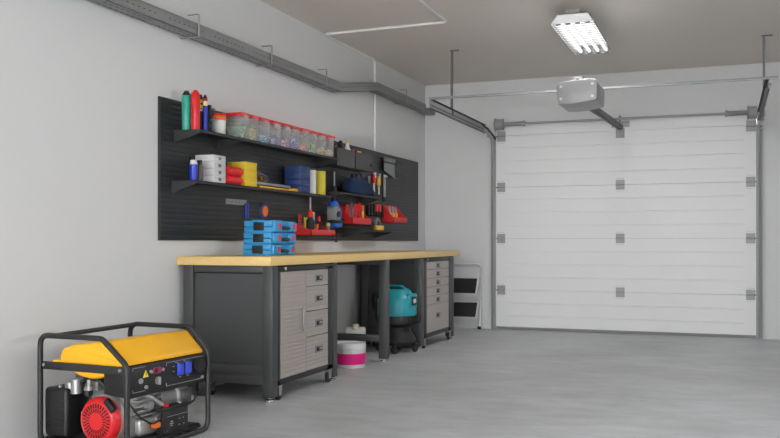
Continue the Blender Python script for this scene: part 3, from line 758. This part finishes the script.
def cabinet(label, y0, y1, kind, fl=.034, fr=.034):
    t = thing('tool_cabinet', label, 'tool cabinet', (0, 0, 0))
    x0, x1 = .13, .685
    MB().box(x0, x1 - .02, y0 + .004, y1 - .004, .10, .815, 'blackmetal', .004).build('body', t)
    mb = MB().box(x1 - .02, x1, y0, y0 + fl, .095, .825, 'blackmetal', .003).box(x1 - .02, x1, y1 - fr, y1, .095, .825, 'blackmetal', .003)
    mb.box(x1 - .02, x1, y0, y1, .095, .132, 'blackmetal', .003).box(x1 - .02, x1, y0, y1, .806, .825, 'blackmetal', .003)
    mb.box(x0, x1 + .004, y0, y1, .822, .838, 'blackmetal', .003)
    mb.build('front_frame', t)
    MB().cyl((x1, y0 + .09, .826), (x1 + .012, y0 + .09, .826), .011, 'chrome').build('lock', t)
    a, b = y0 + fl, y1 - fr
    xs = x1 + .004
    if kind == 1:
        sp = a + (b - a) * .505
        d = ribbed(xs, a + .002, sp - .002, .134, .804).build('door', t)
        hd = MB().box(xs + .010, xs + .018, sp - .066, sp - .046, .405, .570, 'rail', .003)
        for zz in (.412, .55): hd.box(xs, xs + .012, sp - .062, sp - .050, zz, zz + .014, 'rail', .002)
        tag(hd.build('handle', d), 'flat steel bar handle')
        cuts = [.804, .694, .528, .357, .132]
        for u, l in zip(cuts, cuts[1:]):
            d = ribbed(xs, sp + .002, b - .002, l + .004, u - .001).build('drawer', t)
            cab_handle(d, xs, (sp + b) / 2 + .025, (u + l) / 2 + (.0 if u - l < .2 else .02))
    else:
        cuts = [.804, .730, .645, .563, .479, .398, .135]
        for u, l in zip(cuts, cuts[1:]):
            d = ribbed(xs, a + .002, b - .002, l + .004, u - .001).build('drawer', t)
            cab_handle(d, xs, (a + b) / 2 + .0, (u + l) / 2 + (0 if u - l < .2 else .02))
    for cy in (y0 + .04, y1 - .04):
        for cx_ in (x0 + .05, x1 - .018): caster(t, cx_, cy)
cabinet('near rolling steel cabinet with one tall ribbed door and four drawers', 4.872, 5.697, 1, .034, .092)
cabinet('far rolling steel cabinet with six ribbed drawers', 7.706, 8.582, 2, .080, .11)

# ---- blue cases on the bench
for k in range(3):
    dx = (-.006, .0, .0)[k]; dy = (0, 0, .006)[k]
    t = thing('blue_tool_case', ['lowest', 'middle', 'topmost'][k] + ' bright blue plastic tool case in the stack on the bench', 'tool case', (.238 + dx, 5.215 + dy, BT + .0785 * k), group='stacked blue tool cases')
    Wd, L, h = .235, .340, .078
    mb = MB().box(0, Wd - .02, 0, L, 0, h * .47, 'caseblue', .006).box(0, Wd - .02, 0, L, h * .49, h, 'caseblue', .006)
    mb.box(Wd - .03, Wd, .01, .115, .004, h - .004, 'caseblue', .010).box(Wd - .03, Wd, L - .12, L - .01, .004, h - .004, 'caseblue', .010)
    mb.build('case_shell', t)
    MB().box(Wd * .32, Wd * .66, -.004, .003, .012, h - .010, 'black', .002).box(Wd * .36, Wd * .62, -.0055, -.002, .026, .031, 'rubber').box(Wd * .36, Wd * .62, -.0055, -.002, .050, .055, 'rubber').build('end_plate', t)
    for y_ in (.075, L - .055): tag(MB().box(Wd - .002, Wd + .006, y_ - .013, y_ + .013, .022, h - .018, 'redlid', .003).build('latch', t), 'red latch')
    MB().tube([(Wd - .02, .115, .03), (Wd + .004, .135, .03), (Wd + .004, L - .135, .03), (Wd - .02, L - .115, .03)], .011, 'black', fillet=.012).build('handle', t)
    if k == 2: MB().box(.06, .15, .0, .03, h - .004, h + .006, 'caseblue', .003).box(.05, .18, .12, L - .12, h - .004, h + .007, 'caseblue', .003).build('top_rib', t)

# ------------------------------------------------------------ floor things
t = thing('paint_bucket', 'white lidded bucket with a bright pink band on the floor under the bench', 'bucket', (.505, 6.42, 0))
r = .118
MB().lathe([(r * .93, 0), (r * .96, .006), (r * .985, .150), (r * 1.0, .155)], 'white', n=40).build('bucket_body', t)
MB().lathe([(r * .962 + .002, .028), (r * .965 + .003, .03), (r * .985 + .003, .112), (r * .98 + .002, .114)], 'pink', n=40).build('label_band', t)
MB().lathe([(r * 1.0, .150), (r * 1.04, .153), (r * 1.04, .188), (r * 1.0, .194), (r * .96, .190), (r * .95, .184), (0, .184)], 'white', n=40).build('lid', t)
t = thing('jerry_can', 'white plastic canister with yellow cap behind the pink banded bucket', 'canister', (.325, 6.94, 0))
MB().prism([(-.10, 0), (.10, 0), (.10, .235), (.085, .262), (-.04, .262), (-.10, .25)], 'y', -.085, .085, 'white', bev=.018, seg=3).build('can_body', t)
MB().box(-.01, .10, -.018, .018, .248, .285, 'white', .012, 3).build('grip', t)
MB().lathe([(.026, 0), (.028, .004), (.028, .026), (.024, .03)], 'display_y', (-.055, 0, .25), n=20).build('cap', t)
for v in t.children: v.rotation_euler = (0, 0, math.radians(-70))

# wet and dry vacuum
t = thing('shop_vacuum', 'teal and black shop vacuum on castors under the bench', 'vacuum cleaner', (.515, 7.45, 0), math.radians(-12))
MB().lathe([(.12, .06), (.16, .075), (.175, .10), (.165, .14), (.125, .19), (.12, .24)], 'black', n=32).build('base_tub', t)
MB().lathe([(.14, .23), (.175, .26), (.182, .32), (.178, .332)], 'black', n=32).box(.11, .185, -.07, .07, .27, .33, 'black', .012).build('lower_ring', t)
MB().cyl((.175, .05, .30), (.205, .055, .30), .034, 'rubber', n=20).build('hose_port', t)
MB().lathe([(.174, .330), (.178, .345), (.176, .475), (.165, .495), (.118, .560), (.105, .568), (0, .572)], 'teal', n=36).box(.10, .176, -.065, .075, .40, .53, 'teal', .015, 3).build('motor_head', t)
MB().tube([(-.13, .0, .54), (-.10, 0, .592), (.05, 0, .592), (.12, 0, .55)], .013, 'teal', fillet=.03, flat=(.024, .012)).box(-.06, .07, -.05, .05, .566, .576, 'black', .004).build('carry_handle', t)
MB().box(.168, .182, -.035, .050, .425, .505, 'black', .004).build('badge_plate', t)
mb = MB()
for k in range(6):
    a_ = k * PI / 3
    mb.box(.182, .184, .008 + .014 * math.cos(a_) - .008, .008 + .014 * math.cos(a_) + .008, .465 + .014 * math.sin(a_) - .006, .465 + .014 * math.sin(a_) + .006, 'conduit')
mb.build('badge_mark', t)
for a_ in (25, 115, 205, 295):
    x_, y_ = .165 * math.cos(math.radians(a_)), .165 * math.sin(math.radians(a_))
    MB().lathe([(.012, -.014), (.032, -.014), (.036, -.008), (.036, .008), (.032, .014), (.012, .014)], 'rubber', (x_, y_, .036), 'x', 18).box(x_ - .02, x_ + .02, y_ - .02, y_ + .02, .06, .09, 'black', .004).build('castor', t)
MB().tube([(-.10, .0, .30), (-.22, -.02, .34), (-.25, -.04, .48), (-.20, -.06, .54), (-.16, -.06, .48), (-.20, -.05, .30), (-.12, -.04, .22)], .016, 'rubber', fillet=.08, n=10).build('hose', t)

# folded step ladder against the back wall
t = thing('step_ladder', 'folded white step ladder with two black treads leaning on the end wall', 'step ladder', (0, 0, 0))
x0, x1 = .215, .695
MB().tube([(x0 - .005, YB - .10, .02), (x0, YB - .035, .735), (x1, YB - .035, .735), (x1 - .012, YB - .10, .02)], .013, 'white', fillet=.07, n=12).build('front_frame', t)
MB().tube([(x0 + .03, YB - .035, .02), (x0 + .03, YB - .025, .58), (x1 - .035, YB - .025, .58), (x1 - .04, YB - .035, .02)], .010, 'white', fillet=.03, n=10).build('rear_frame', t)
for z0, z1 in ((.395, .580), (.125, .305)):
    yo = YB - .085
    st = MB().prism([(x0 + .02, z0 - .015), (x1 - .05, z0 - .015), (x1 - .02, z1), (x0, z1)], 'y', yo, yo + .02, 'white', bev=.004).build('step_frame', t)
    MB().prism([(x0 + .03, z0 + .012), (x1 - .065, z0 + .012), (x1 - .04, z1 - .004), (x0 + .02, z1 - .004)], 'y', yo - .010, yo + .002, 'rubber', bev=.003).build('tread', st)
    MB().box(x1 - .03, x1 - .005, yo - .002, YB - .04, z0 + .005, z0 + .02, 'white').box(x0, x0 + .025, yo - .002, YB - .04, z0 + .005, z0 + .02, 'white').build('link_arm', t)
for xx in (x0 - .005, x1 - .012): MB().box(xx - .016, xx + .016, YB - .118, YB - .082, 0, .035, 'rubber', .004).build('rubber_foot', t)
for xx in (x0 + .03, x1 - .04): MB().box(xx - .013, xx + .013, YB - .048, YB - .022, 0, .03, 'rubber', .004).build('rubber_foot', t)

# ------------------------------------------------------------ generator
g = thing('portable_generator', 'yellow portable generator in a black tube frame on the floor', 'generator', (.4532, 3.6878, 0), math.radians(-4))
Lg, Wg, Zg, Zs, Wl = .3075, .28, .541, .420, .264
tr = .0135
MB().tube([(-Wl, -Lg, tr), (-Wl, -Lg, Zg), (.130, -Lg, Zg), (Wg, -Lg, Zs), (Wg, -Lg, tr), (Wg, Lg, tr), (Wg, Lg, Zs), (.165, Lg, Zg + .004), (-Wl + .02, Lg, Zg + .004), (-Wl + .02, Lg, tr)], tr, 'blackmetal', n=16, fillet=.055, closed=True, seg=8).build('tube_frame', g)
MB().tube([(-.17, -Lg, Zg), (-.20, Lg, Zg + .003)], .012, 'blackmetal', n=12).build('top_rail', g)
mb = MB().box(-Wl, Wg, -Lg + .006, -Lg + .012, .375, .413, 'blackmetal', .001)
for xx in (-.245, .235): mb.cyl((xx, -Lg - .001, .397), (xx, -Lg + .007, .397), .008, 'rail', n=12)
mb.build('end_strap', g)
MB().box(-Wl + .02, Wg, Lg - .012, Lg - .006, .378, .415, 'blackmetal', .001).build('end_strap', g)
MB().box(-Wl, Wg, -.22, -.18, .012, .03, 'blackmetal').box(-Wl + .015, Wg, .18, .22, .012, .03, 'blackmetal').box(-.26, .262, -.28, .27, .028, .040, 'black').build('base_plate', g)
# fuel tank: slanted panel side plus a rounded near nose
tank = MB().prism([(-.150, .408), (-.160, .440), (-.140, .478), (-.08, .500), (.03, .514), (.158, .530), (.262, .430), (.262, .416), (.20, .405)], 'y', -.288, .293, 'yellow', bev=.013, seg=4)
tank.prism([(-.15, .42), (-.125, .378), (-.05, .346), (.02, .336), (.09, .345), (.165, .38), (.18, .42)], 'y', -.275, -.02, 'yellow', bev=.02, seg=4)
tank.box(-.205, -.10, -.286, -.20, .408, .420, 'yellow', .004)
tk = tank.build('fuel_tank', g)
MB().cyl((-.155, -.265, .418), (-.155, -.265, .432), .012, 'galvdark').cyl((-.155, -.265, .43), (-.155, -.265, .437), .007, 'chrome').build('tank_bolt', tk)
# control box
pb = MB().prism([(.12, .275), (.271, .262), (.274, .412), (.12, .412)], 'y', -.285, .297, 'black', bev=.003).build('control_panel', g)
fx = .2745
mb = MB()
def hl(y0, y1, z): mb.box(fx - .002, fx + .0006, y0, y1, z - .0011, z + .0011, 'line')
def vl(y, z0, z1): mb.box(fx - .002, fx + .0006, y - .0011, y + .0011, z0, z1, 'line')
hl(-.262, -.175, .402); hl(-.262, -.175, .287); vl(-.262, .390, .402); vl(-.262, .287, .30)
hl(-.02, .275, .400); hl(-.02, .275, .285); vl(-.02, .385, .400); vl(-.02, .285, .300); vl(.275, .385, .400); vl(.275, .285, .300)
for y_, z_ in ((.087, .318), (.147, .318), (.035, .375), (.035, .35), (.055, .392), (.12, .392), (.22, .392)): mb.box(fx - .002, fx + .0008, y_ - .007, y_ + .007, z_ - .002, z_ + .002, 'line')
mb.build('panel_lines', pb)
mb = MB().prism([(-.190, .350), (-.152, .350), (-.171, .384)], 'x', fx - .002, fx + .001, 'display_y').box(fx, fx + .002, -.173, -.169, .358, .372, 'black')
mb.build('warning_sign', pb)
MB().box(fx - .003, fx + .004, -.120, -.062, .358, .388, 'display', .003).box(fx + .003, fx + .005, -.112, -.09, .364, .382, 'black').build('display', pb)
for y_, z_, r_ in ((-.209, .337, .013), (-.136, .372, .008), (-.171, .303, .009), (-.050, .372, .008), (.262, .292, .008)):
    MB().cyl((fx - .002, y_, z_), (fx + .007, y_, z_), r_, 'rail', n=16).build('panel_button', pb)
MB().cyl((fx - .002, -.084, .322), (fx + .006, -.084, .322), .019, 'greyplastic', n=20).box(fx + .004, fx + .018, -.088, -.080, .303, .341, 'rail', .002).build('choke_knob', pb)
for y_ in (.085, .147):
    s_ = MB().box(fx - .002, fx + .012, y_ - .019, y_ + .019, .338, .386, 'sockblue', .004, 3).box(fx - .002, fx + .006, y_ - .023, y_ + .023, .326, .390, 'sockblue', .003).build('power_socket', pb)
    MB().box(fx + .010, fx + .016, y_ - .010, y_ + .010, .380, .392, 'navy', .002).build('socket_hinge', s_)
MB().cyl((fx - .002, .235, .360), (fx + .020, .235, .360), .040, 'rubber', n=28).cyl((fx + .018, .235, .360), (fx + .024, .235, .360), .031, 'black', n=28).build('round_socket', pb)
# engine
mb = MB()
mb.box(-.04, .19, -.21, .04, .045, .275, 'alu', .02, 3)
for k in range(6): mb.box(-.045, .225, -.17, .0, .150 + .024 * k, .158 + .024 * k, 'alu', .002)
mb.lathe([(.115, 0), (.122, .01), (.118, .05), (.09, .07)], 'alu', (.080, -.235, .150), 'y', 32)
mb.box(.12, .225, -.15, .05, .05, .14, 'alu', .02, 3)
mb.lathe([(.10, 0), (.085, .03), (.080, .14), (.095, .145), (.095, .22), (.080, .235), (.03, .245)], 'alu', (.13, .0, .205), 'y', 28)
for k in range(8): mb.box(.13 - .012 + .0, .13 + .098, .155 + .011 * k, .158 + .011 * k, .15, .24, 'galvdark')
mb.tube([(.16, -.16, .26), (.22, -.08, .24), (.235, 0, .18), (.21, .05, .12)], .016, 'alu', fillet=.05)
mb.cyl((.20, -.02, .12), (.243, -.02, .12), .03, 'alu').cyl((.19, -.10, .20), (.245, -.10, .20), .022, 'alu')
mb.build('engine_block', g)
mb = MB().box(-.03, .02, -.22, -.16, .27, .33, 'alu', .01).cyl((.015, -.27, .29), (.015, -.27, .335), .011, 'rail').cyl((.015, -.27, .285), (.015, -.27, .305), .018, 'rail').tube([(.02, -.27, .30), (-.02, -.265, .285), (-.03, -.24, .30)], .006, 'rail', n=8)
mb.cyl((-.085, -.25, .26), (-.085, -.25, .325), .028, 'alu').cyl((-.085, -.25, .322), (-.085, -.25, .330), .033, 'alu').cyl((-.135, -.235, .27), (-.135, -.235, .310), .030, 'alu').cyl((-.04, -.22, .25), (-.04, -.22, .345), .022, 'black')
mb.tube([(-.05, -.25, .315), (.0, -.26, .345), (.06, -.25, .33), (.10, -.24, .29)], .009, 'black', fillet=.03, n=8)
mb.build('carburettor', g)
MB().box(.05, .16, -.20, .05, .288, .372, 'blackmetal', .01).build('fan_shroud', g)
# recoil starter
c = (.071, -.232, .142)
mb = MB().lathe([(.090, 0), (.112, -.003), (.112, -.030), (.104, -.045), (.093, -.052), (.090, -.050), (.040, -.054), (0, -.055)], 'red', c, 'y', 48)
st = mb.build('recoil_starter', g)
mb = MB()
for ring, (ra, rb, n_) in enumerate(((.042, .060, 24), (.064, .084, 30))):
    for k in range(n_):
        a_ = 2 * PI * k / n_
        mt = Matrix.Translation((c[0], c[1] - .0535, c[2])) @ Matrix.Rotation(a_ + (.08 if ring else 0), 4, 'Y')
        mb.box(ra, rb, -.0012, .0022, -.0028, .0028, 'black', mtx=mt)
for k in (20, 160, 280):
    a_ = math.radians(k); mb.cyl((c[0] + .098 * math.cos(a_), c[1] - .05, c[2] + .098 * math.sin(a_)), (c[0] + .098 * math.cos(a_), c[1] - .035, c[2] + .098 * math.sin(a_)), .006, 'rail', n=10)
mb.build('vent_slots', st)
MB().box(-.035, .035, -.016, .010, -.016, .016, 'black', .006, 3, mtx=Matrix.Translation((c[0] + .082, c[1] - .045, c[2] + .082)) @ Matrix.Rotation(math.radians(45), 4, 'Y')).build('pull_grip', st)
# air filter box
mb = MB().box(-.262, -.112, -.288, -.16, .045, .284, 'black', .020, 4)
for k in range(4): mb.box(-.245, -.130, -.292, -.286, .08 + .042 * k, .092 + .042 * k, 'black', .002)
mb.cyl((-.180, -.262, .280), (-.180, -.262, .294), .008, 'rail')
mb.build('air_filter', g)
MB().box(-.24, -.05, -.12, .22, .10, .36, 'galvdark', .03, 3).build('muffler', g)
# battery and cables
bt = MB().box(.175, .262, -.035, .165, .040, .158, 'black', .003).box(.172, .265, -.038, .168, .158, .175, 'rubber', .003).build('battery', g)
mb = MB()
for y_, z_, w_ in ((.035, .10, .02), (.035, .09, .028), (.035, .08, .016), (.095, .105, .010), (.125, .105, .008), (.095, .075, .012), (.13, .075, .01)): mb.box(.262, .2626, y_ - w_ / 2, y_ + w_ / 2, z_ - .0025, z_ + .0025, 'line')
mb.box(.262, .2626, .0, .160, .126, .128, 'line'); mb.build('battery_label', bt)
tag(MB().cyl((.235, .0, .173), (.235, .0, .188), .012, 'redlid').box(.225, .262, -.012, .016, .176, .192, 'redlid', .004).build('terminal', bt), 'red terminal cap')
tag(MB().cyl((.235, .13, .173), (.235, .13, .182), .010, 'galv').build('terminal', bt), 'bare metal terminal')
MB().tube([(.25, .01, .175), (.262, -.04, .13), (.262, -.11, .11), (.24, -.18, .16), (.20, -.20, .22)], .005, 'black', fillet=.05, n=8).build('battery_cable', g)
MB().tube([(.20, .20, .28), (.25, .23, .24), (.25, .24, .17), (.20, .21, .15)], .006, 'black', fillet=.03, n=8).build('cable_loop', g)
MB().box(.23, .262, -.085, -.045, .085, .115, 'orange', .006).build('fuel_valve', g)
MB().box(-.02, .26, -.288, .262, .0405, .05, 'black').box(.26, .266, -.045, -.04, .04, .19, 'black').build('battery_bracket', g)

# ------------------------------------------------------------ camera
cam = bpy.data.cameras.new('camera'); co = bpy.data.objects.new('camera', cam); COL.objects.link(co)
co.location = (3.307, 0, 1.0); co.rotation_euler = (PI / 2, 0, math.atan(337 / 878))
cam.sensor_width = 36; cam.lens = 878 / 780 * 36; cam.shift_y = (241.2 - 219) / 780; cam.clip_start = .02
scene.camera = co

# ------------------------------------------------------------ light
LAMP_W = 25
w = bpy.data.worlds.new('daylight'); scene.world = w; w.use_nodes = True
bg = w.node_tree.nodes['Background']; bg.inputs['Color'].default_value = (.96, .98, 1.0, 1); bg.inputs['Strength'].default_value = 11.8
def portal(loc, rot, sx, sy):
    l = bpy.data.lights.new('sky_portal', 'AREA'); l.shape = 'RECTANGLE'; l.size = sx; l.size_y = sy; l.cycles.is_portal = True
    o = bpy.data.objects.new('sky_portal', l); COL.objects.link(o); o.location = loc; o.rotation_euler = rot
portal((XR / 2, YN, H / 2), (-PI / 2, 0, 0), XR, H)  # open rear end behind the camera, added to let daylight in
portal((XR + .1, (WY0 + WY1) / 2, (WZ0 + WZ1) / 2), (0, PI / 2, 0), WZ1 - WZ0, WY1 - WY0)  # sky light through the added side window
def area(name, loc, rot, sx, sy, p):
    l = bpy.data.lights.new(name, 'AREA'); l.shape = 'RECTANGLE'; l.size = sx; l.size_y = sy; l.energy = p
    o = bpy.data.objects.new(name, l); COL.objects.link(o); o.location = loc; o.rotation_euler = rot; return o

# light given off by the lit tubes of the ceiling fixture
area('tube_light', (2.21, 7.295, 2.642), (0, 0, 0), .30, 1.1, LAMP_W)

scene.view_settings.view_transform = 'Standard'; scene.view_settings.look = 'None'
scene.view_settings.exposure = 0.0; scene.view_settings.gamma = 1.0
try: scene.cycles.use_denoising = True
except Exception: pass
scene.cycles.max_bounces = 10; scene.cycles.diffuse_bounces = 8
